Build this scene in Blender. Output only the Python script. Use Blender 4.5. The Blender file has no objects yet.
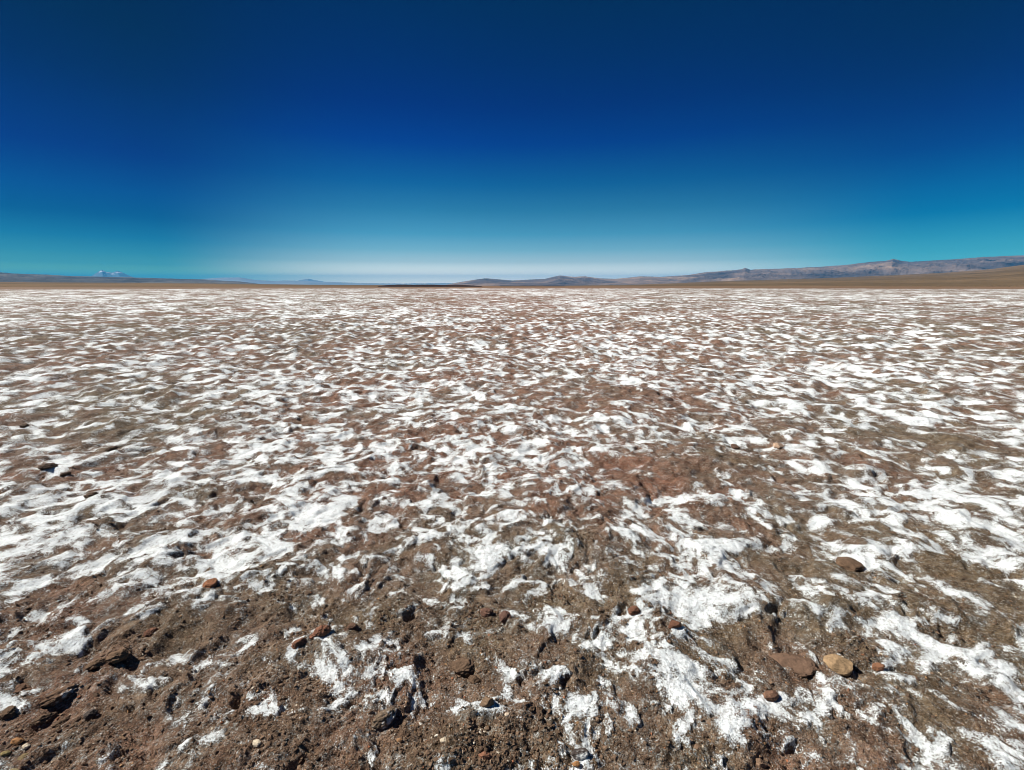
import bpy, math, random
import numpy as np

random.seed(7)
rng = np.random.default_rng(11)
W, H = 1024, 770
F = 455.0                      # focal length in picture widths of the wide lens, px
HZ = 285.5                     # picture row of the level horizon
CAMH = 1.6
PITCH = math.atan((H / 2 - HZ) / F)
scene = bpy.context.scene
COL = scene.collection

# ------------------------------------------------------------------ helpers
def tag(o, label=None, cat=None, group=None, kind=None):
    if label: o['label'] = label
    if cat: o['category'] = cat
    if group: o['group'] = group
    if kind: o['kind'] = kind
    return o

def pix_dir(px, py):
    """unit-depth direction (x right, y forward, z up) of a photo pixel"""
    u = (px - W / 2) / F; v = (H / 2 - py) / F
    c, s = math.cos(PITCH), math.sin(PITCH)
    # camera forward (0,c,-s), up (0,s,c)
    return np.array([u, c + v * s, -s + v * c])

def ground_pt(px, py):
    d = pix_dir(px, py); t = CAMH / -d[2]
    return d[0] * t, d[1] * t, t

def world_pix(x, y, z=0.0):
    c, s = math.cos(PITCH), math.sin(PITCH)
    zz = z - CAMH
    depth = y * c - zz * s
    up = y * s + zz * c
    depth = np.maximum(depth, 0.05)
    return W / 2 + F * x / depth, H / 2 - F * up / depth

def az_el(px, py):
    d = pix_dir(px, py)
    return math.atan2(d[0], d[1]), math.atan2(d[2], math.hypot(d[0], d[1]))

def _hash(ix, iy, seed):
    h = (ix.astype(np.uint32) * np.uint32(374761393)) ^ (iy.astype(np.uint32) * np.uint32(668265263)) ^ np.uint32((seed * 2246822519) & 0xffffffff)
    h = (h ^ (h >> np.uint32(13))) * np.uint32(1274126177)
    return h ^ (h >> np.uint32(16))

_A = np.arange(256) * (2 * math.pi / 256)
_GX = np.cos(_A).astype(np.float32); _GY = np.sin(_A).astype(np.float32)

def perlin(x, y, seed=0):
    """gradient noise, about -0.7..0.7, std about 0.25"""
    xf = np.floor(x); yf = np.floor(y)
    ix = xf.astype(np.int64); iy = yf.astype(np.int64)
    fx = (x - xf).astype(np.float32); fy = (y - yf).astype(np.float32)
    u = fx * fx * fx * (fx * (fx * 6 - 15) + 10); v = fy * fy * fy * (fy * (fy * 6 - 15) + 10)
    out = 0
    for dx in (0, 1):
        for dy in (0, 1):
            h = _hash(ix + dx, iy + dy, seed) & np.uint32(255)
            g = _GX[h] * (fx - dx) + _GY[h] * (fy - dy)
            w = (u if dx else 1 - u) * (v if dy else 1 - v)
            out = out + g * w
    return out

def worley(x, y, seed=0):
    """distance to the nearest and second nearest of jittered points"""
    ix = np.floor(x).astype(np.int64); iy = np.floor(y).astype(np.int64)
    d1 = np.full(x.shape, 9.0, np.float32); d2 = d1.copy()
    for dx in (-1, 0, 1):
        for dy in (-1, 0, 1):
            h = _hash(ix + dx, iy + dy, seed)
            jx = (h & np.uint32(1023)).astype(np.float32) / 1023; jy = ((h >> np.uint32(10)) & np.uint32(1023)).astype(np.float32) / 1023
            d = np.sqrt((ix + dx + jx - x) ** 2 + (iy + dy + jy - y) ** 2).astype(np.float32)
            m = d < d1
            d2 = np.where(m, d1, np.minimum(d2, d)); d1 = np.where(m, d, d1)
    return d1, d2

def sstep(a, b, t):
    t = np.clip((t - a) / (b - a), 0, 1)
    return t * t * (3 - 2 * t)

def make_mesh(name, verts, faces, smooth=True):
    me = bpy.data.meshes.new(name)
    nv, nf = len(verts), len(faces); k = faces.shape[1]
    me.vertices.add(nv); me.vertices.foreach_set('co', verts.astype(np.float32).ravel())
    me.loops.add(nf * k); me.loops.foreach_set('vertex_index', faces.astype(np.int32).ravel())
    me.polygons.add(nf)
    me.polygons.foreach_set('loop_start', np.arange(0, nf * k, k, dtype=np.int32))
    try: me.polygons.foreach_set('loop_total', np.full(nf, k, np.int32))
    except Exception: pass
    me.update(calc_edges=True)
    me.polygons.foreach_set('use_smooth', np.full(nf, smooth, bool))
    me.validate()
    return me

def link(name, me, mat):
    o = bpy.data.objects.new(name, me); COL.objects.link(o)
    me.materials.append(mat)
    return o

def fattr(me, name, arr):
    a = me.attributes.new(name, 'FLOAT', 'POINT'); a.data.foreach_set('value', arr.astype(np.float32).ravel())

def grid_faces(nr, nc, wrap=False):
    i = np.arange(nr - 1)[:, None]; j = np.arange(nc if wrap else nc - 1)[None, :]
    j2 = (j + 1) % nc
    return np.stack([i * nc + j, i * nc + j2, (i + 1) * nc + j2, (i + 1) * nc + j], -1).reshape(-1, 4)

class NT:
    """terse node builder"""
    def __init__(s, tree): s.t = tree; s.n = tree.nodes; s.l = tree.links
    def put(s, sock, v):
        if hasattr(v, 'is_output') or isinstance(v, bpy.types.NodeSocket): s.l.new(v, sock)
        elif v is not None:
            if hasattr(sock.default_value, '__len__') and not hasattr(v, '__len__'): v = [v] * len(sock.default_value)
            if hasattr(sock.default_value, '__len__') and len(sock.default_value) == 4 and len(v) == 3: v = tuple(v) + (1,)
            sock.default_value = v
    def math(s, op, a, b=None, c=None, clamp=False):
        n = s.n.new('ShaderNodeMath'); n.operation = op; n.use_clamp = clamp
        s.put(n.inputs[0], a)
        if b is not None: s.put(n.inputs[1], b)
        if c is not None: s.put(n.inputs[2], c)
        return n.outputs[0]
    def vmath(s, op, a, b=None):
        n = s.n.new('ShaderNodeVectorMath'); n.operation = op
        s.put(n.inputs[0], a)
        if b is not None: s.put(n.inputs[1], b)
        return n.outputs[0]
    def mix(s, f, a, b, mode='MIX'):
        n = s.n.new('ShaderNodeMix'); n.data_type = 'RGBA'; n.blend_type = mode; n.clamp_factor = True
        s.put(n.inputs[0], f); s.put(n.inputs[6], a); s.put(n.inputs[7], b)
        return n.outputs[2]
    def rng(s, v, a, b, c=0.0, d=1.0, smooth=True):
        n = s.n.new('ShaderNodeMapRange'); n.interpolation_type = 'SMOOTHSTEP' if smooth else 'LINEAR'
        s.put(n.inputs[0], v)
        for i, q in zip((1, 2, 3, 4), (a, b, c, d)): s.put(n.inputs[i], q)
        return n.outputs[0]
    def noise(s, vec, scale, detail=4, rough=0.55, dist=0.0, lac=2.0):
        n = s.n.new('ShaderNodeTexNoise'); s.put(n.inputs['Vector'], vec)
        n.inputs['Scale'].default_value = scale; n.inputs['Detail'].default_value = detail
        n.inputs['Roughness'].default_value = rough; n.inputs['Distortion'].default_value = dist
        n.inputs['Lacunarity'].default_value = lac
        return n.outputs['Fac']
    def voro(s, vec, scale, feature='F1', out='Distance', rand=1.0):
        n = s.n.new('ShaderNodeTexVoronoi'); n.feature = feature; s.put(n.inputs['Vector'], vec)
        n.inputs['Scale'].default_value = scale; n.inputs['Randomness'].default_value = rand
        return n.outputs[out]
    def attr(s, name, out='Fac'):
        n = s.n.new('ShaderNodeAttribute'); n.attribute_name = name; return n.outputs[out]
    def ramp(s, v, stops, interp='LINEAR'):
        n = s.n.new('ShaderNodeValToRGB'); s.put(n.inputs[0], v); n.color_ramp.interpolation = interp
        e = n.color_ramp.elements
        while len(e) < len(stops): e.new(0.5)
        for k, (p, c) in enumerate(stops): e[k].position = p; e[k].color = tuple(c) + (1,)
        return n.outputs[0]
    def bump(s, h, strength, dist, normal=None):
        n = s.n.new('ShaderNodeBump'); n.inputs['Strength'].default_value = strength
        n.inputs['Distance'].default_value = dist; s.put(n.inputs['Height'], h)
        if normal is not None: s.put(n.inputs['Normal'], normal)
        return n.outputs[0]

def new_mat(name, rough=0.95, spec=0.2):
    m = bpy.data.materials.new(name); m.use_nodes = True
    b = m.node_tree.nodes['Principled BSDF']
    b.inputs['Roughness'].default_value = rough
    b.inputs['Specular IOR Level'].default_value = spec
    return m, NT(m.node_tree), b

# ------------------------------------------------------------------ ground heights and salt field
PATCH = [  # photo px: cx, cy, rx, ry, angle of the long axis (deg, + = clockwise on the picture), weight (+ salt, - soil)
 (652,706,34,14,10,-1.5),(722,694,26,10,0,-1.0),(610,742,30,12,0,-.8),(60,662,60,10,-20,-.8),(30,650,30,16,0,-.9),(930,600,50,8,20,-.7),(660,512,60,17,5,1.6),(690,547,36,11,0,1.4),(480,577,42,15,-15,1.5),(560,613,34,11,-5,1.5),(655,655,45,26,10,1.6),
 (335,665,30,18,-25,1.4),(385,682,40,18,-15,1.2),(235,558,60,16,-12,1.6),(60,652,42,10,-33,1.6),(290,520,38,16,-10,1.3),
 (140,601,24,6,-5,1.3),(25,545,30,10,10,1.2),(20,620,30,12,0,.9),(150,701,18,8,-25,1.7),(530,677,36,9,0,1.5),(575,710,24,10,0,1.3),
 (702,608,46,20,10,1.5),(852,592,50,10,15,1.0),(812,699,30,8,20,1.6),(880,682,34,12,10,1.4),(1000,742,34,24,10,1.6),
 (955,645,62,15,30,1.6),(592,741,18,11,0,1.6),(700,700,40,16,0,1.2),(470,440,60,14,0,.9),(120,490,90,22,-10,.9),
 (300,440,80,16,0,.7),(930,515,60,7,15,1.4),(850,515,50,9,20,1.3),(770,505,50,9,20,1.2),(945,345,60,8,0,.7),(960,480,14,8,0,1.2),
 (830,495,28,8,15,1.0),(900,625,40,12,30,.9),(640,620,20,20,60,.9),(820,385,80,10,0,.7),(905,415,70,8,8,.8),(700,425,20,8,0,.9),
 (255,770,28,14,-20,.9),(190,745,30,8,-30,.8),(720,655,20,12,40,.9),(130,560,40,8,-15,.8),(40,505,40,10,-10,.7),(860,555,40,6,20,1.2),
 (240,690,12,8,0,.9),(225,668,40,6,-20,-.6),
 (70,735,110,36,-10,-2.2),(150,640,90,22,-20,-1.8),(240,620,90,18,-10,-1.7),(420,745,120,26,0,-1.6),(450,635,60,22,0,-1.2),
 (606,608,24,9,-18,-2.2),(800,652,60,32,5,-1.8),(655,468,60,22,0,-1.0),(560,392,44,10,0,-.9),(720,470,80,16,5,-1.1),(930,442,80,12,8,-1.4),
 (860,748,60,20,0,-1.4),(400,612,50,16,0,-1.2),(960,575,60,16,15,-1.3),(610,682,34,18,0,-1.4),(500,750,70,18,0,-1.2),(460,672,28,20,20,-1.5),
 (720,530,50,9,5,-.8),(320,590,50,12,-15,-1.1),(900,470,60,12,5,-.9),(180,415,40,8,0,-.8),(330,350,30,5,0,-.7),(620,400,40,12,0,-.8),
 (80,590,60,12,-10,-1.0),(250,505,24,20,-45,-1.1),(30,470,30,10,0,-.6),(750,560,40,8,10,-.8),(870,652,40,10,35,-.7),(350,560,30,8,0,-.7),
 (720,765,50,20,0,-.8),(160,745,40,24,-20,-.7),(300,760,80,20,0,-.9),(960,690,50,12,25,-.5),(30,575,30,8,-10,-.9),(790,425,60,8,0,-.6),
]

def patch_field(x, y):
    px, py = world_pix(x, y)
    out = np.zeros_like(x)
    for cx, cy, rx, ry, an, w in PATCH:
        m = (np.abs(px - cx) < 2.6 * rx + 10) & (np.abs(py - cy) < 2.6 * rx + 10)
        if not m.any(): continue
        a = math.radians(an); dx = px[m] - cx; dy = py[m] - cy
        e = ((dx * math.cos(a) + dy * math.sin(a)) / rx) ** 2 + ((-dx * math.sin(a) + dy * math.cos(a)) / ry) ** 2
        out[m] += (w * (.50 if cy > 520 else .30) if w > 0 else w * .72) * np.exp(-e * e * .6)
    out[y < 0.2] = 0
    return out

def fields(x, y, sp):
    """height, salt field (0 = edge) and soil tone (incl. a painted lens cast) for ground points; sp = mesh spacing there"""
    r = np.hypot(x, y)
    def w(wl): return np.clip((wl / sp - 2.0) / 2.0, 0, 1)
    # domain warp
    wx = x +   .12 * perlin(x / .45, y / .45, 1) + .045 * perlin(x / .13, y / .13, 2) * w(.13)
    wy = y + .12 * perlin(x / .45, y / .45, 3) + .045 * perlin(x / .13, y / .13, 4) * w(.13)
    f = np.zeros_like(x); var = np.zeros_like(x)
    for k, (wl, a) in enumerate(((40, .07), (14, .10), (5.2, .18), (2.1, .26), (.95, .34), (.50, .56), (.26, 1.0), (.14, 1.1), (.075, 1.05), (.040, .85), (.021, .68), (.011, .5))):
        ww = a * w(wl)
        f += ww * perlin(wx / wl + 3.1 * k, wy / wl - 7.7 * k, 20 + k); var += (ww * .25) ** 2
    f = f / np.sqrt(var + 1e-9)
    rg = 1 - 3.2 * np.abs(perlin(wx / .16 + 5, wy / .16, 31)); rg2 = 1 - 3.2 * np.abs(perlin(wx / .06 + 5, wy / .06, 32))
    f = f + (.42 * rg * w(.16) + .28 * rg2 * w(.06) - .12)
    thr = np.interp(np.log(r + 1e-3), np.log([.4, 1.5, 2.2, 3.2, 5, 10, 30, 120, 400]), [.50, .46, .36, .24, .14, .08, .10, .18, .40])
    f = f - thr + patch_field(x, y)
    edge = 300 + 90 * perlin(x / 90, y / 90, 50) + 25 * perlin(x / 25, y / 25, 51)
    f = f - 5.0 * sstep(edge * .80, edge * 1.25, r)
    salt = sstep(-.25, .35, f)
    # heights
    rf = 1 + 1.1 * sstep(4, 18, r)
    h = .085 * perlin(x / 3.3, y / 3.3, 60) + .050 * rf * perlin(x / 1.25, y / 1.25, 61)
    far = sstep(150, 400, r)
    h += rf * (.046 * perlin(wx / .55, wy / .55, 62) + .036 * perlin(wx / .27, wy / .27, 63)) * w(.3)
    # mud lumps: cells pushed up, with broken edges
    d1, d2 = worley(wx / .21, wy / .21, 70)
    lump = np.clip(1 - d1 * 1.15, 0, 1)
    lmask = sstep(-.05, .25, perlin(x / .8, y / .8, 71))
    h += .030 * lump ** 1.3 * lmask * w(.2)
    soil = 1 - salt
    hum = 1 - np.abs(perlin(wx / .13, wy / .13, 72)) * 3
    h += .011 * hum * (.35 + .65 * soil) * w(.13)
    d1b, d2b = worley(wx / .075 + 4, wy / .075, 73)
    crumb_m = sstep(-.02, .22, perlin(x / .36 + 9, y / .36, 74))
    h += .010 * np.clip(1 - d1b * 1.2, 0, 1) * crumb_m * soil * w(.075)
    d1c, d2c = worley(wx / .030 + 4, wy / .030, 75)
    h += .0036 * np.clip(1 - d1c * 1.2, 0, 1) * (.35 + .65 * crumb_m) * (.15 + .85 * soil) * w(.03)
    h += (.0085 * perlin(x / .052, y / .052, 76) * w(.052) + .0062 * perlin(x / .024, y / .024, 77) * w(.024) + .0042 * perlin(x / .013, y / .013, 78) * w(.013)) * (.50 + .50 * soil)
    # deep little pits and torn edges in the crust
    pit = sstep(.28, .52, perlin(wx / .17 + 31, wy / .17, 79) + .25 * perlin(wx / .05, wy / .05, 80) * w(.05))
    h -= .024 * pit * (.4 + .6 * soil) * w(.17)
    # the crust stands slightly proud of the soil, with an uneven edge
    h += .010 * sstep(-.08, .12, f) * w(.1)
    h += .012 * np.abs(perlin(wx / .11, wy / .085, 81)) * w(.11) + .009 * np.abs(perlin(wx / .05, wy / .04, 82)) * w(.05)
    h += .015 * (sstep(.03, .20, perlin(wx / .19, wy / .15, 83)) - .5) * w(.19)
    h *= (1 - .75 * far)
    tone = perlin(x / 1.7, y / 1.7, 90) * .45 + perlin(x / .35, y / .35, 91) * .35 * w(.35) + perlin(x / 7, y / 7, 92) * .35 - .10
    tone = tone + .10 * sstep(4, 12, r) + .34 * np.exp(-((x - .3) / (2.4 + .22 * np.abs(y))) ** 2) * sstep(1.6, 3.5, y)  # redder strip straight ahead is a lens colour cast put into the soil
    return h, f, tone, crumb_m * soil

def height_at(x, y):
    xa = np.array([x], float); ya = np.array([y], float)
    return float(fields(xa, ya, np.array([.0035 * math.hypot(x, y)]))[0][0])

def build_ground():
    rr = [.30]
    while rr[-1] < 70000:
        r = rr[-1]
        if r < .8: k = .02
        elif r < 25: k = .0036
        elif r < 450: k = .0036 + .0084 * (math.log(r / 25) / math.log(18))
        else: k = .08
        rr.append(r * (1 + k))
    rr = np.array(rr)
    dense = np.radians(61)
    a1 = np.arange(-dense, dense, .00255)
    a2 = np.linspace(dense, 2 * math.pi - dense, 170)[1:-1] if False else np.linspace(dense, 2 * math.pi - dense, 170)
    aa = np.concatenate([a1, a2[:-1]])
    R, A = np.meshgrid(rr, aa, indexing='ij')
    x = (R * np.sin(A)).ravel(); y = (R * np.cos(A)).ravel()
    sp = (.0036 * R * np.clip(1, 1, None)).ravel()
    sp = np.where(R.ravel() > 450, R.ravel() * .08, sp)
    sp = np.maximum(sp, np.where((A.ravel() > dense), .026 * R.ravel(), 0))
    n = len(x); hh = np.zeros(n); ff = np.zeros(n); tt = np.zeros(n); cc = np.zeros(n)
    CH = 300000
    for i in range(0, n, CH):
        s = slice(i, i + CH)
        hh[s], ff[s], tt[s], cc[s] = fields(x[s], y[s], sp[s])
    hh = np.where(R.ravel() > 600, hh * 0, hh)
    print('ground verts', n)
    v = np.stack([x, y, hh], -1)
    faces = grid_faces(len(rr), len(aa), wrap=True)[:, ::-1]
    # close the middle
    me = make_mesh('ground', v, faces)
    fattr(me, 'salt_field', ff); fattr(me, 'tone', tt); fattr(me, 'crumble', cc)
    return me

def soil_nodes(t, P, tone, crumble, xw):
    """brown desert soil colour; returns colour and fine height"""
    n1 = t.noise(P, 9, 6, .65); n2 = t.noise(P, 60, 6, .7); n3 = t.noise(P, 260, 3, .6)
    base = t.ramp(t.math('ADD', t.math('MULTIPLY', n1, .55), t.math('MULTIPLY', n2, .5)),
                  [(.36, (.042, .026, .016)), (.46, (.100, .063, .039)), (.54, (.158, .102, .066)), (.66, (.27, .19, .130))])
    redder = t.mix(t.rng(tone, -.20, .50), base, t.mix(1.0, base, (1.30, .93, .87), 'MULTIPLY'))
    olive = t.mix(t.rng(tone, .05, -.30), redder, t.mix(1.0, base, (.94, 1.0, .90), 'MULTIPLY'))
    # gravel grains
    g = t.voro(P, 110, out='Color')
    gs = t.n.new('ShaderNodeSeparateColor'); t.put(gs.inputs[0], g)
    gm = t.rng(gs.outputs[0], .86, .93)
    olive = t.mix(t.math('MULTIPLY', gm, .55), olive, t.ramp(gs.outputs[1], [(0, (.36, .25, .15)), (.4, (.10, .07, .05)), (.7, (.42, .40, .34)), (1, (.30, .15, .07))]))
    grain = t.mix(1.0, olive, t.ramp(n3, [(.35, (.38, .38, .38)), (.65, (1.66, 1.66, 1.66))]), 'MULTIPLY')
    return grain, n2, n3

def ground_material():
    m, t, b = new_mat('salt_flat_ground', .93, .15)
    P = t.n.new('ShaderNodeNewGeometry').outputs['Position']
    sep = t.n.new('ShaderNodeSeparateXYZ'); t.put(sep.inputs[0], P)
    s = t.attr('salt_field'); tone = t.attr('tone'); cr = t.attr('crumble')
    soil, n2, n3 = soil_nodes(t, P, tone, cr, None)
    # far plain: plain brown
    dist = t.vmath('LENGTH', P)
    ln = t.n.new('ShaderNodeVectorMath'); ln.operation = 'LENGTH'; t.put(ln.inputs[0], P); dist = ln.outputs['Value']
    farcol = t.ramp(t.noise(P, .004, 4), [(.3, (.15, .088, .050)), (.7, (.21, .130, .076))])
    soil = t.mix(t.rng(dist, 250, 420), soil, farcol)
    # salt edge broken by fine noise
    e1 = t.noise(P, 38, 7, .78, 0); e2 = t.noise(P, 170, 4, .75)
    mid = t.noise(P, 4.2, 8, .72)
    s2 = t.math('ADD', s, t.math('MULTIPLY', t.math('SUBTRACT', e1, .5), 5.5))
    s2 = t.math('ADD', s2, t.math('MULTIPLY', t.math('SUBTRACT', e2, .5), 6.0))
    s2 = t.math('ADD', s2, t.math('MULTIPLY', t.math('MULTIPLY', t.math('SUBTRACT', mid, .5), t.rng(dist, 8, 40)), 12.0))
    film = t.math('MULTIPLY', t.rng(s2, -1.6, .10), t.rng(t.noise(P, 5, 4, .6), .38, .62))
    dust = t.math('MULTIPLY', t.rng(t.math('ADD', t.math('MULTIPLY', e2, .6), t.math('MULTIPLY', e1, .4)), .515, .60), t.rng(s2, -3.6, -.4))
    white = t.math('MULTIPLY', t.rng(s2, -.15, .60), t.rng(t.noise(P, 80, 6, .78), .34, .50, .45, 1.0))
    filmcol = t.mix(.5, soil, t.ramp(e1, [(.3, (.16, .16, .13)), (.7, (.46, .47, .42))]))
    c = t.mix(t.math('MULTIPLY', film, .75), soil, filmcol)
    saltcol = t.ramp(t.math('ADD', t.math('MULTIPLY', t.noise(P, 25, 6, .7), .7), t.math('MULTIPLY', e2, .3)),
                     [(.33, (.40, .39, .36)), (.42, (.78, .80, .79)), (.52, (.88, .92, .91))])
    c = t.mix(t.math('MULTIPLY', dust, .48), c, (.62, .63, .58))
    c = t.mix(white, c, saltcol)
    t.put(b.inputs['Base Color'], c)
    # relief finer than the mesh
    hgt = t.math('ADD', t.math('MULTIPLY', n2, .45), t.math('MULTIPLY', n3, .25))
    hgt = t.math('ADD', hgt, t.math('MULTIPLY', t.voro(P, 120), -.35))
    hgt = t.math('MULTIPLY', hgt, t.rng(white, 0, 1, 1.0, .35))
    hgt = t.math('ADD', hgt, t.math('MULTIPLY', white, .25))
    nb = t.bump(hgt, 1.0, .020)
    n4 = t.bump(t.noise(P, 11, 7, .72), .7, .05, nb)
    t.put(b.inputs['Normal'], n4)
    return m

g_me = build_ground()
ground = link('ground', g_me, ground_material())
tag(ground, kind='structure')

# ------------------------------------------------------------------ far hills
def interp_profile(prof, az):
    pts = sorted((az_el(px, py)) for px, py in prof)
    a = np.array([p[0] for p in pts]); e = np.array([p[1] for p in pts])
    return np.interp(az, a, e), a[0], a[-1]

def make_range(name, prof, d0, dr, db, mat, nseed, rough=.25, ridge_jit=.03, na=700, nt=90, rise=1.5, texwl=.12, wander=0.0):
    _, a0, a1 = interp_profile(prof, np.array([0.0]))
    az = np.linspace(a0, a1, na)
    el, _, _ = interp_profile(prof, az)
    T = np.linspace(0, 1, nt)
    kr = .68
    A, TT = np.meshgrid(az, T, indexing='ij')
    wob = 1 + wander * (perlin(A * 9, A * 0 + 2.2, nseed + 5) * 2)
    D = np.where(TT < kr, d0 + (dr * wob - d0) * (TT / kr), dr * wob + (db - dr * wob) * ((TT - kr) / (1 - kr)))
    x = D * np.sin(A); y = D * np.cos(A)
    ridge = (np.tan(el) * dr)[:, None] * wob
    top = np.maximum(ridge + CAMH, 0)
    s = np.where(TT < kr, (TT / kr) ** rise, np.clip(1 - ((TT - kr) / (1 - kr)) ** 1.3, 0, 1))
    wl = dr * texwl
    f = 0; amp = 1; tot = 0
    for k in range(6):
        q = perlin(x / wl, y / wl, nseed + k)
        f = f + amp * (1 - 2.6 * np.abs(q)); tot += amp; wl *= .5; amp *= .55
    f = f / tot
    env = np.sin(np.clip(TT / kr, 0, 1) * math.pi) ** .8 * (TT < kr) + np.sin(np.clip((TT - kr) / (1 - kr), 0, 1) * math.pi) * (TT >= kr) * .5
    nearz = top * (s + rough * (f - .35) * env)
    nearz = nearz + ridge_jit * top * f * np.exp(-((TT - kr) / .1) ** 2)
    z = nearz - (.004 * dr) * (TT < .001) - .004 * dr * (TT > .999)
    v = np.stack([x.ravel(), y.ravel(), z.ravel()], -1)
    me = make_mesh(name, v, grid_faces(na, nt))
    rel = (z / np.maximum(top.max(), 1)).ravel()
    fattr(me, 'rel', rel)
    o = link(name, me, mat); tag(o, kind='structure')
    return o

def hill_mat(name, c_lo, c_mid, c_hi, scale, snow=None, bump=1.0):
    m, t, b = new_mat(name, 1.0, .05)
    P = t.n.new('ShaderNodeNewGeometry').outputs['Position']
    mp = t.vmath('MULTIPLY', P, (1, .45, 2.5))
    n = t.math('ADD', t.math('MULTIPLY', t.noise(mp, scale, 5, .6, .6), .75), t.math('MULTIPLY', t.noise(mp, scale * 5, 4, .6), .25))
    c = t.ramp(n, [(.36, c_lo), (.5, c_mid), (.64, c_hi)])
    if snow:
        sm = t.rng(t.math('ADD', t.attr('rel'), t.math('MULTIPLY', t.math('SUBTRACT', t.noise(mp, scale * 4, 4, .6), .5), 3.4)), snow, snow + .12)
        c = t.mix(sm, c, (.9, .92, .95))
    t.put(b.inputs['Base Color'], c)
    t.put(b.inputs['Normal'], t.bump(t.noise(P, scale * 5, 6, .65), .8, bump / scale * .05))
    return m

M_fan = hill_mat('alluvial_slope', (.100, .068, .038), (.140, .096, .054), (.20, .130, .072), .0022)
M_blue = hill_mat('range_rock', (.038, .034, .040), (.15, .112, .095), (.34, .235, .165), .00055)
M_dark = hill_mat('left_hill_rock', (.045, .050, .060), (.085, .088, .095), (.15, .145, .135), .0015)
M_lava = hill_mat('lava_ridge', (.022, .015, .014), (.035, .023, .020), (.055, .035, .028), .02)
M_far = hill_mat('hazed_distant_rock', (.22, .24, .26), (.27, .29, .31), (.33, .34, .35), .0004)  # pale and bluish towards the sky: distance fade painted into the rock colour
M_snow = hill_mat('hazed_snow_peak', (.14, .20, .23), (.18, .24, .27), (.23, .27, .29), .0007, snow=1.12)  # body coloured like the low sky, haze painted in; snow patches on top

make_range('foothills', [(500,286.2),(560,285.7),(600,285.2),(640,284.5),(680,283),(710,281.5),(768,279.8),(830,278),(900,275),(950,272.5),(990,269.5),(1024,265),(1100,259),(1250,264),(1500,272)],
           900, 5500, 7500, M_fan, 300, rough=.10, ridge_jit=.02, rise=1.15, texwl=.10)
make_range('mountain_range', [(440,286),(458,282.5),(470,280.5),(486,278.3),(500,279.5),(512,280.6),(530,279.6),(545,279),(553,277),(560,275.4),(568,276.4),(575,277),(585,276.4),(600,278.4),(615,279),(640,276.5),(660,277),(690,275),(705,272.5),(725,271),(735,270.4),(742,269.2),(745,268),(750,270),(768,269.3),(800,268.3),(830,266.4),(850,264.8),(870,262.6),(878,262),(886,261.4),(893,259.6),(900,261.2),(910,262.4),(935,261),(950,260),(970,258.5),(990,257.5),(1005,256.5),(1024,256),(1100,254),(1250,258),(1500,270)],
           8000, 14000, 18000, M_blue, 320, rough=.32, ridge_jit=.03, na=1400, nt=120, rise=1.1, texwl=.07)
make_range('hills', [(-700,262),(-300,266),(-100,270),(0,273),(25,274.4),(50,275.2),(75,276.4),(100,277),(150,278.2),(200,279.5),(240,281.6),(262,284.2),(280,285.4)],
           4000, 9000, 12000, M_dark, 340, rough=.35, ridge_jit=.06, rise=1.2, texwl=.07)
make_range('plain_rise', [(-700,278),(-200,280.5),(0,282),(60,282.4),(130,282.8),(200,283.4),(256,284),(310,284.7),(400,285.2),(470,285.5)],
           700, 3800, 5000, M_fan, 360, rough=.08, ridge_jit=.03, rise=1.0)
make_range('lava_field', [(378,286.2),(388,285.2),(400,284.8),(415,285.0),(430,284.9),(445,285.2),(460,285.1),(474,285.7),(482,286.3)],
           560, 640, 760, M_lava, 380, rough=.8, ridge_jit=.25, na=260, nt=50, texwl=.02)
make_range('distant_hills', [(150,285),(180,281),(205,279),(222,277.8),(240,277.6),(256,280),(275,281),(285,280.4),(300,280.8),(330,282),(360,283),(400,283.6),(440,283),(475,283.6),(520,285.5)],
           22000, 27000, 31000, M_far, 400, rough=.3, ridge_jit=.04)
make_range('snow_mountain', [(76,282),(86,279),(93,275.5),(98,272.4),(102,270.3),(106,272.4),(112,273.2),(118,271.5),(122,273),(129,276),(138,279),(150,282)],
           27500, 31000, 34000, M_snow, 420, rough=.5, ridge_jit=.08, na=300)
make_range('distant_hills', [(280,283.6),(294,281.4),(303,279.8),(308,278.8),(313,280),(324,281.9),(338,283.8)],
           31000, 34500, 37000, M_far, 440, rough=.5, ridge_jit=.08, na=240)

# ------------------------------------------------------------------ stones
def ico(sub):
    import bmesh
    bm = bmesh.new(); bmesh.ops.create_icosphere(bm, subdivisions=sub, radius=1)
    v = np.array([q.co[:] for q in bm.verts]); f = np.array([[w.index for w in p.verts] for p in bm.faces]); bm.free()
    return v, f
ICO5 = ico(5); ICO1 = ico(1)

def n3d(v, sc, seed):
    return (perlin(v[:, 0] * sc + 5, v[:, 1] * sc + 3.3 * v[:, 2] * sc * .5 + 1, seed) + perlin(v[:, 1] * sc, v[:, 2] * sc + 7, seed + 1) + perlin(v[:, 2] * sc + 2, v[:, 0] * sc, seed + 2)) * .8

def stone_mesh(name, sx, sy, sz, seed, facets=9, lumpy=.12, cut=.60):
    v, f = ICO5; v = v.copy()
    r = np.random.default_rng(seed)
    for k in range(facets):                                  # planes shear faces off the boulder
        d = r.normal(size=3); d /= np.linalg.norm(d); lim = cut + .28 * r.random()
        p = v @ d; over = np.clip(p - lim, 0, None)
        v -= over[:, None] * d[None] * .98
    n = v / np.linalg.norm(v, axis=1)[:, None]
    v += n * (lumpy * n3d(n, 1.6, seed) + lumpy * .8 * n3d(n, 4, seed + 9) + (.02 + lumpy * .55) * n3d(n, 10, seed + 19) + (.012 + lumpy * .32) * n3d(n, 24, seed + 29))[:, None]
    v *= np.array([sx, sy, sz])
    return make_mesh(name, v, f, smooth=True)

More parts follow.
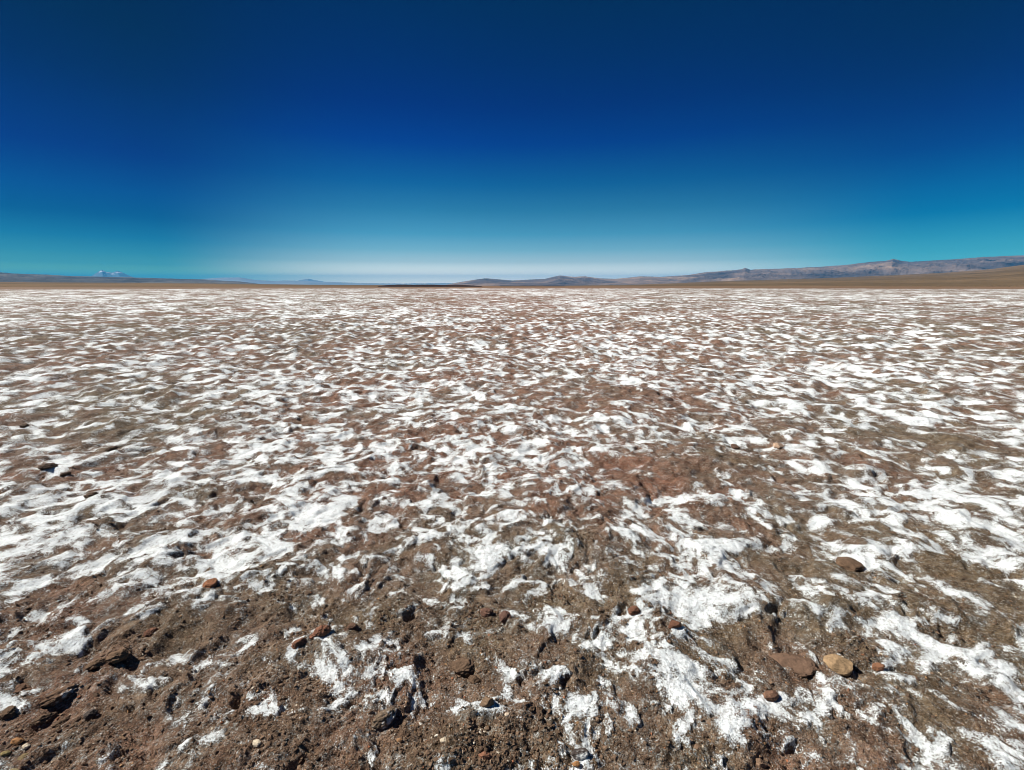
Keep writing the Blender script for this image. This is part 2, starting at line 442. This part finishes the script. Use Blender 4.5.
def stone_mat(name, base, rough_var=.35, dust=0.0):
    m, t, b = new_mat(name, .9, .2)
    P = t.n.new('ShaderNodeTexCoord').outputs['Object']
    n1 = t.noise(P, 28, 6, .65, .4); n2 = t.noise(P, 140, 4, .7)
    lo = tuple(c * (1 - rough_var) * .8 for c in base); hi = tuple(min(1, c * (1 + rough_var * 1.2)) for c in base)
    c = t.ramp(t.math('ADD', t.math('MULTIPLY', n1, .65), t.math('MULTIPLY', n2, .35)), [(.34, lo), (.5, base), (.66, hi)])
    if dust > 0:
        c = t.mix(t.rng(t.noise(P, 22, 5, .7), 1 - dust - .08, 1 - dust + .05), c, (.66, .67, .64))
    t.put(b.inputs['Base Color'], c)
    t.put(b.inputs['Normal'], t.bump(t.math('ADD', n1, t.math('MULTIPLY', n2, .6)), .9, .006))
    return m

RED = (.15, .070, .042); BRN = (.125, .078, .048); TAN = (.31, .205, .112); DRK = (.075, .058, .050); YEL = (.25, .19, .08)
ORG = (.36, .18, .075); CRM = (.62, .52, .38); GRY = (.19, .18, .165)
# px, py, width px, depth px, height factor, colour, salt dust, facets, lump, yaw, category, label
STONES = [
 (838,668,28,24,.50,TAN,0,14,.035,20,'stone','tan angular stone with pale flat top, lying beside the white salt patch at lower right'),
 (791,662,44,30,.13,(.15,.092,.06),0,8,.05,-10,'stone','broad flat reddish brown slab half buried left of the tan angular stone'),
 (851,563,24,17,.42,BRN,0,6,.10,10,'stone','rounded brown stone between thin salt strips, above the flat slab at right'),
 (673,638,14,12,.75,RED,0,12,.05,0,'stone','small dark red stone with shaded right face on the large salt patch'),
 (634,620,13,11,.60,RED,0,8,.14,30,'stone','small knobbly red brown stone ringed by bright white salt'),
 (211,590,13,12,.80,(.30,.13,.065),0,12,.04,15,'stone','small squarish rust red stone at lower edge of the left salt field'),
 (18,690,24,14,.34,(.135,.075,.046),.30,5,.20,20,'soil clod','large cracked reddish earth clod at the left edge of the picture'),
 (62,694,30,15,.36,(.14,.082,.05),.38,5,.20,42,'soil clod','long reddish earth clod with white salt crust and a black shadow on its right'),
 (42,714,18,9,.42,BRN,.25,5,.22,40,'soil clod','low brown clod just below the salt topped long clod'),
 (59,716,15,8,.45,BRN,0,5,.22,40,'soil clod','narrow brown clod right of the low clod, with a slanting shadow'),
 (8,714,16,13,.6,BRN,0,5,.22,0,'soil clod','small brown clod at the left edge below the cracked red clod'),
 (88,711,12,10,.7,DRK,0,6,.20,0,'soil clod','dark pitted clod alone on open soil right of the long red clod'),
 (100,664,20,10,.45,(.15,.092,.055),0,6,.18,35,'soil clod','brown clod at the lower right end of the slanting salt streak'),
 (119,661,17,12,.55,(.15,.092,.055),0,5,.2,30,'soil clod','crumbly brown clod with a hollow, right neighbour of the slanting streak clod'),
 (152,636,16,11,.6,RED,0,5,.2,30,'soil clod','small red clod on the ridge of crumbs at lower left'),
 (386,722,28,20,.52,(.17,.12,.08),.42,8,.13,30,'stone','brown rock with grey white patch on its right shoulder near the bottom edge'),
 (488,713,17,12,.72,(.20,.13,.08),0,10,.08,10,'stone','small angular brown stone with black shadow, right of the white shouldered rock'),
 (580,756,18,13,.70,DRK,.45,7,.10,0,'stone','dark grey stone at the bottom edge under a small salt patch'),
 (577,765,9,7,.7,ORG,0,7,.08,0,'pebble','orange pebble in front of the dark grey stone'),
 (462,668,24,26,.42,BRN,0,6,.16,-35,'soil clod','long brown clod leaning left, above a white salt spot in the lower middle'),
 (475,681,14,10,.5,BRN,0,6,.16,-30,'soil clod','short brown clod touching the lower end of the long leaning clod'),
 (505,620,11,18,.6,(.13,.07,.05),0,5,.2,-10,'soil clod','dark upright clod with black shadow left of the white middle patch'),
 (487,613,13,9,.6,(.15,.08,.055),.3,5,.2,0,'soil clod','small dark clod dusted with salt left of the dark upright clod'),
 (352,633,13,10,.6,(.15,.085,.055),0,5,.2,10,'soil clod','brown clod with black shadow left of the lower middle soil patch'),
 (17,740,12,8,.6,ORG,0,7,.06,10,'pebble','bright orange pebble near the left bottom corner'),
 (25,744,7,6,.6,CRM,0,7,.06,10,'pebble','cream pebble touching the bright orange pebble'),
 (5,751,9,6,.5,YEL,0,6,.08,0,'pebble','yellow pebble cut by the left edge of the picture'),
 (22,752,8,6,.5,(.25,.18,.09),0,6,.08,40,'pebble','dull yellow brown pebble below the bright orange pebble'),
 (12,767,14,8,.45,(.28,.22,.11),0,6,.08,-20,'pebble','largest pale yellow pebble, in the left bottom corner'),
 (258,750,11,8,.65,CRM,0,7,.06,-20,'pebble','beige pebble on gravelly soil at the bottom left of the middle'),
 (437,740,5,4,.7,(.72,.66,.55),0,7,.05,0,'pebble','tiny white pebble above the oblong cream pebble'),
 (445,750,9,5,.6,CRM,0,7,.05,0,'pebble','small oblong cream pebble near the bottom edge'),
 (507,724,5,6,.7,(.66,.52,.38),0,7,.05,0,'pebble','tiny pinkish pebble right of the small angular brown stone'),
 (485,760,14,11,.6,(.28,.13,.075),0,6,.10,0,'stone','rounded rust brown stone at the bottom edge left of the dark grey stone'),
 (400,746,7,5,.7,(.36,.20,.10),0,7,.08,0,'pebble','orange brown pebble below the white shouldered rock'),
 (760,761,14,11,.62,(.22,.14,.09),0,8,.10,0,'stone','brown stone with shadowed right side at the bottom edge, right of centre'),
 (778,447,10,6,.8,(.42,.29,.20),0,9,.05,0,'stone','small pale tan stone in the middle distance beside a dark crack'),
 (877,671,14,6,.5,(.27,.13,.07),0,7,.08,0,'stone','thin rust coloured stone in the salt right of the tan angular stone'),
 (770,697,18,8,.45,(.20,.11,.07),0,7,.10,12,'stone','low red brown stone with dark rim below the flat slab'),
 (322,640,20,12,.55,(.22,.10,.06),0,5,.2,40,'soil clod','red crumbly clod with dark clefts, left of the white lower left patch'),
 (300,652,14,9,.55,(.22,.10,.06),0,5,.2,40,'soil clod','smaller red clod at the foot of the red crumbly clod'),
 (49,470,11,7,.6,(.105,.066,.043),0,5,.2,-20,'soil clod','dark jagged clod standing out of salt in the left middle distance'),
 (66,476,7,5,.6,(.105,.066,.043),0,5,.2,-20,'soil clod','smaller dark clod right of the jagged clod in the left middle distance'),
 (93,500,10,6,.55,(.105,.066,.043),0,5,.2,-20,'soil clod','dark humped clod between salt strips, nearer than the jagged pair'),
 (112,448,9,6,.5,(.11,.07,.045),0,5,.2,0,'soil clod','brown ridge like clod poking from salt beyond the jagged pair'),
 (735,447,8,5,.8,(.12,.07,.05),0,6,.2,0,'soil clod','small dark clod left of the pale tan stone'),
 (24,425,7,5,.5,(.11,.07,.045),0,5,.2,0,'soil clod','low brown clod near the left edge, farthest of the left clods'),
]
mats = {}
for i, (px, py, wpx, dpx, hf, colr, dust, fac, lump, yaw, cat, label) in enumerate(STONES):
    x, y, t_ = ground_pt(px, py)
    m_px = t_ / F                                    # metres per photo pixel across
    sx = wpx * m_px * .5
    dp = math.hypot(*(np.array(ground_pt(px, py - dpx / 2)[:2]) - np.array(ground_pt(px, py + dpx / 2)[:2])))
    sy = min(sx * 1.25, max(sx * .55, dp * .36))
    sz = sx * hf
    key = (colr, dust)
    if key not in mats: mats[key] = stone_mat('%s_surface_%d' % (cat.replace(' ', '_'), i), colr, .38, dust)
    nm = cat.replace(' ', '_')
    me = stone_mesh(nm, sx, sy, sz, 500 + i * 7, fac, lump)
    o = link(nm, me, mats[key])
    o.location = (x, y, height_at(x, y) + sz * (.14 if wpx > 12 else .25))
    o.rotation_euler = (random.uniform(-.12, .12), random.uniform(-.12, .12), math.radians(yaw))
    tag(o, label, cat)

# ------------------------------------------------------------------ loose grains, far too many to count
def scatter(name, n, smin, smax, seed, keep, mat, rmax=6.0, power=1.0):
    r = np.random.default_rng(seed)
    u = r.random(n * 6)
    R = 1.05 * (rmax / 1.05) ** (u ** power); A = np.radians(r.uniform(-58, 58, n * 6))
    x = R * np.sin(A); y = R * np.cos(A)
    h, f, tone, cr = fields(x, y, .0036 * R)
    k = keep(f, cr, r.random(n * 6))
    x, y, h = x[k][:n], y[k][:n], h[k][:n]; n = len(x)
    v0, f0 = ICO1; nv = len(v0)
    s = smin * (smax / smin) ** (r.random(n) ** 2.8)
    V = v0[None] * (1 + .36 * r.normal(size=(n, nv, 1)).clip(-1.4, 1.4))
    V = V * np.stack([r.uniform(.7, 1.35, n), r.uniform(.7, 1.35, n), r.uniform(.45, .9, n)], -1)[:, None] * s[:, None, None]
    a = r.uniform(0, 6.28, n); c, sn = np.cos(a)[:, None], np.sin(a)[:, None]
    X = V[..., 0] * c - V[..., 1] * sn + x[:, None]; Y = V[..., 0] * sn + V[..., 1] * c + y[:, None]; Z = V[..., 2] + (h + s * .25)[:, None]
    V = np.stack([X, Y, Z], -1).reshape(-1, 3)
    Fc = (f0[None] + (np.arange(n) * nv)[:, None, None]).reshape(-1, 3)
    me = make_mesh(name, V, Fc, smooth=False)
    fattr(me, 'hue', np.repeat(r.random(n), nv)); fattr(me, 'lum', np.repeat(r.random(n), nv))
    o = link(name, me, mat); tag(o, kind='stuff')
    return o

def grain_mat(name, stops):
    m, t, b = new_mat(name, .92, .2)
    P = t.n.new('ShaderNodeNewGeometry').outputs['Position']
    c = t.ramp(t.attr('hue'), stops, 'CONSTANT')
    c = t.mix(1.0, c, t.ramp(t.attr('lum'), [(0, (.6, .6, .6)), (1, (1.35, 1.35, 1.35))]), 'MULTIPLY')
    c = t.mix(1.0, c, t.ramp(t.noise(P, 220, 4, .7), [(.3, (.7, .7, .7)), (.7, (1.3, 1.3, 1.3))]), 'MULTIPLY')
    t.put(b.inputs['Base Color'], c)
    t.put(b.inputs['Normal'], t.bump(t.noise(P, 300, 3, .7), .6, .003))
    return m
M_crumb = grain_mat('soil_crumbs', [(0, (.12, .074, .046)), (.4, (.15, .095, .06)), (.7, (.09, .057, .037)), (.9, (.19, .125, .08))])
M_grav = grain_mat('gravel', [(0, (.17, .11, .07)), (.35, (.26, .19, .13)), (.55, (.11, .09, .075)), (.72, (.34, .20, .10)), (.82, (.50, .43, .33)), (.93, (.30, .12, .06)), (.97, (.62, .60, .54))])
scatter('soil_crumbs', 52000, .0010, .0075, 5, lambda f, c, q: (f < .1) & (q < .25 + .7 * c), M_crumb, 6.5)
scatter('gravel', 14000, .0012, .0055, 6, lambda f, c, q: (f < .1), M_grav, 3.4, 1.3)

# ------------------------------------------------------------------ light and sky
SUN_EL = math.radians(44)
sd = np.array([-1.0, .22]); sd /= np.linalg.norm(sd)
sun_dir = (sd[0] * math.cos(SUN_EL), sd[1] * math.cos(SUN_EL), math.sin(SUN_EL))
ld = bpy.data.lights.new('sun', 'SUN'); ld.energy = 4.9; ld.angle = math.radians(.53); ld.color = (1, .965, .91)
sun = bpy.data.objects.new('sun', ld); COL.objects.link(sun)
from mathutils import Vector
sun.rotation_euler = Vector(sun_dir).to_track_quat('Z', 'Y').to_euler()

world = bpy.data.worlds.new('World'); scene.world = world; world.use_nodes = True
t = NT(world.node_tree); t.n.clear()
sky = t.n.new('ShaderNodeTexSky'); sky.sky_type = 'NISHITA'; sky.sun_disc = False
sky.sun_elevation = SUN_EL; sky.sun_rotation = math.atan2(sun_dir[0], sun_dir[1])
sky.altitude = 4000; sky.air_density = 1.0; sky.dust_density = .3; sky.ozone_density = 4.0
bg = t.n.new('ShaderNodeBackground'); bg.inputs['Strength'].default_value = .10
out = t.n.new('ShaderNodeOutputWorld'); t.l.new(bg.outputs[0], out.inputs[0])
#SKYGRADE
# high-altitude air: strong blue overhead, pale band low over the far end of the salt flat
SKY_C = [(0.0, (4.7376, 3.2359, 2.0064)), (0.53, (4.7376, 3.2359, 2.0064)), (1.36, (3.8455, 2.4407, 1.4447)), (2.76, (1.4339, 1.1006, 0.7045)), (4.14, (0.6865, 0.8035, 0.5853)), (5.95, (0.2893, 0.6079, 0.5189)), (8.6, (0.1155, 0.4083, 0.4189)), (11.37, (0.027, 0.2627, 0.3993)), (15.5, (0.004, 0.0734, 0.3784)), (19.17, (0.004, 0.03, 0.2861)), (22.98, (0.004, 0.0362, 0.224)), (27.37, (0.004, 0.0458, 0.1738))]
SKY_L = [(0.0, (0.6552, 0.949, 0.004)), (0.39, (0.6552, 0.949, 0.004)), (0.99, (0.599, 0.9266, 0.004)), (2.01, (0.1905, 0.3994, 0.1496)), (3.03, (0.0851, 0.28, 0.201)), (4.38, (0.0252, 0.1862, 0.2046)), (6.37, (0.004, 0.0903, 0.1743)), (8.48, (0.004, 0.0726, 0.2098)), (11.72, (0.004, 0.0145, 0.1873)), (14.67, (0.004, 0.0156, 0.1572)), (17.84, (0.004, 0.0113, 0.1095)), (21.63, (0.004, 0.0146, 0.0818))]
SKY_R = [(0.0, (1.0655, 1.7475, 0.681)), (0.39, (1.0655, 1.7475, 0.681)), (0.99, (0.9634, 1.6661, 0.7297)), (2.02, (0.3279, 0.8135, 0.4923)), (3.05, (0.1773, 0.6007, 0.4342)), (4.4, (0.0879, 0.4691, 0.4065)), (6.4, (0.0042, 0.2965, 0.3695)), (8.52, (0.004, 0.2222, 0.3667)), (11.76, (0.004, 0.085, 0.3164)), (14.72, (0.004, 0.0351, 0.2652)), (17.91, (0.004, 0.0188, 0.1928)), (21.71, (0.004, 0.0223, 0.1514))]
gen = t.n.new('ShaderNodeTexCoord').outputs['Generated']
nd = t.vmath('NORMALIZE', gen)
sx_ = t.n.new('ShaderNodeSeparateXYZ'); t.put(sx_.inputs[0], nd)
elv = t.math('MULTIPLY', t.math('ARCSINE', sx_.outputs[2]), 180 / math.pi / 30, clamp=True)
def g_ramp(st): return t.ramp(elv, [(e / 30, tuple(q / 3 for q in c)) for e, c in st])
hor = t.vmath('NORMALIZE', t.vmath('MULTIPLY', nd, (1, 1, 0)))
def hdot(az):
    n_ = t.n.new('ShaderNodeVectorMath'); n_.operation = 'DOT_PRODUCT'; t.put(n_.inputs[0], hor)
    n_.inputs[1].default_value = (math.sin(az), math.cos(az), 0); return n_.outputs['Value']
side = t.rng(hdot(math.radians(82)), -.25, .25)
edge_g = t.mix(side, g_ramp(SKY_L), g_ramp(SKY_R))
mid_f = t.rng(hdot(math.radians(2)), .775, 1.0)
gain = t.mix(mid_f, edge_g, g_ramp(SKY_C))
gr = t.vmath('MULTIPLY', t.vmath('MULTIPLY', sky.outputs[0], gain), (3, 3, 3))
t.l.new(gr, bg.inputs[0])
#ENDSKY

# ------------------------------------------------------------------ thin air
def haze():
    import bmesh
    bm = bmesh.new(); bmesh.ops.create_cube(bm, size=1)
    me = bpy.data.meshes.new('haze'); bm.to_mesh(me); bm.free()
    me.transform(__import__('mathutils').Matrix.Diagonal((146000, 146000, 5000, 1)))
    for v in me.vertices: v.co.z = -400 if v.co.z < 0 else 1500
    m = bpy.data.materials.new('thin_air'); m.use_nodes = True
    nt = m.node_tree; nt.nodes.clear()
    pv = nt.nodes.new('ShaderNodeVolumePrincipled'); o_ = nt.nodes.new('ShaderNodeOutputMaterial')
    pv.inputs['Color'].default_value = (.02, .44, .95, 1); pv.inputs['Density'].default_value = HAZE
    pv.inputs['Anisotropy'].default_value = 0.0
    nt.links.new(pv.outputs[0], o_.inputs['Volume'])
    o = link('haze', me, m); tag(o, kind='stuff')
HAZE = 3.0e-5
haze()

# ------------------------------------------------------------------ camera
EXPO = 0.6
cd = bpy.data.cameras.new('camera'); cam = bpy.data.objects.new('camera', cd); COL.objects.link(cam)
cd.sensor_width = 36; cd.lens = 36 * F / W; cd.clip_start = .05; cd.clip_end = 200000
cam.location = (0, 0, CAMH); cam.rotation_euler = (math.pi / 2 - PITCH, 0, 0)
scene.camera = cam
scene.view_settings.view_transform = 'Standard'; scene.view_settings.look = 'None'
scene.view_settings.gamma = 1; scene.view_settings.exposure = EXPO
scene.render.filter_size = 1.1 if hasattr(scene.render, 'filter_size') else 1.5
scene.cycles.pixel_filter_type = 'BLACKMAN_HARRIS'; scene.cycles.filter_width = 0.95
scene.cycles.max_bounces = 5; scene.cycles.volume_bounces = 0
scene.cycles.use_adaptive_sampling = False
scene.cycles.use_denoising = True
scene.cycles.denoiser = 'OPENIMAGEDENOISE'; scene.cycles.denoising_input_passes = 'RGB_ALBEDO_NORMAL'
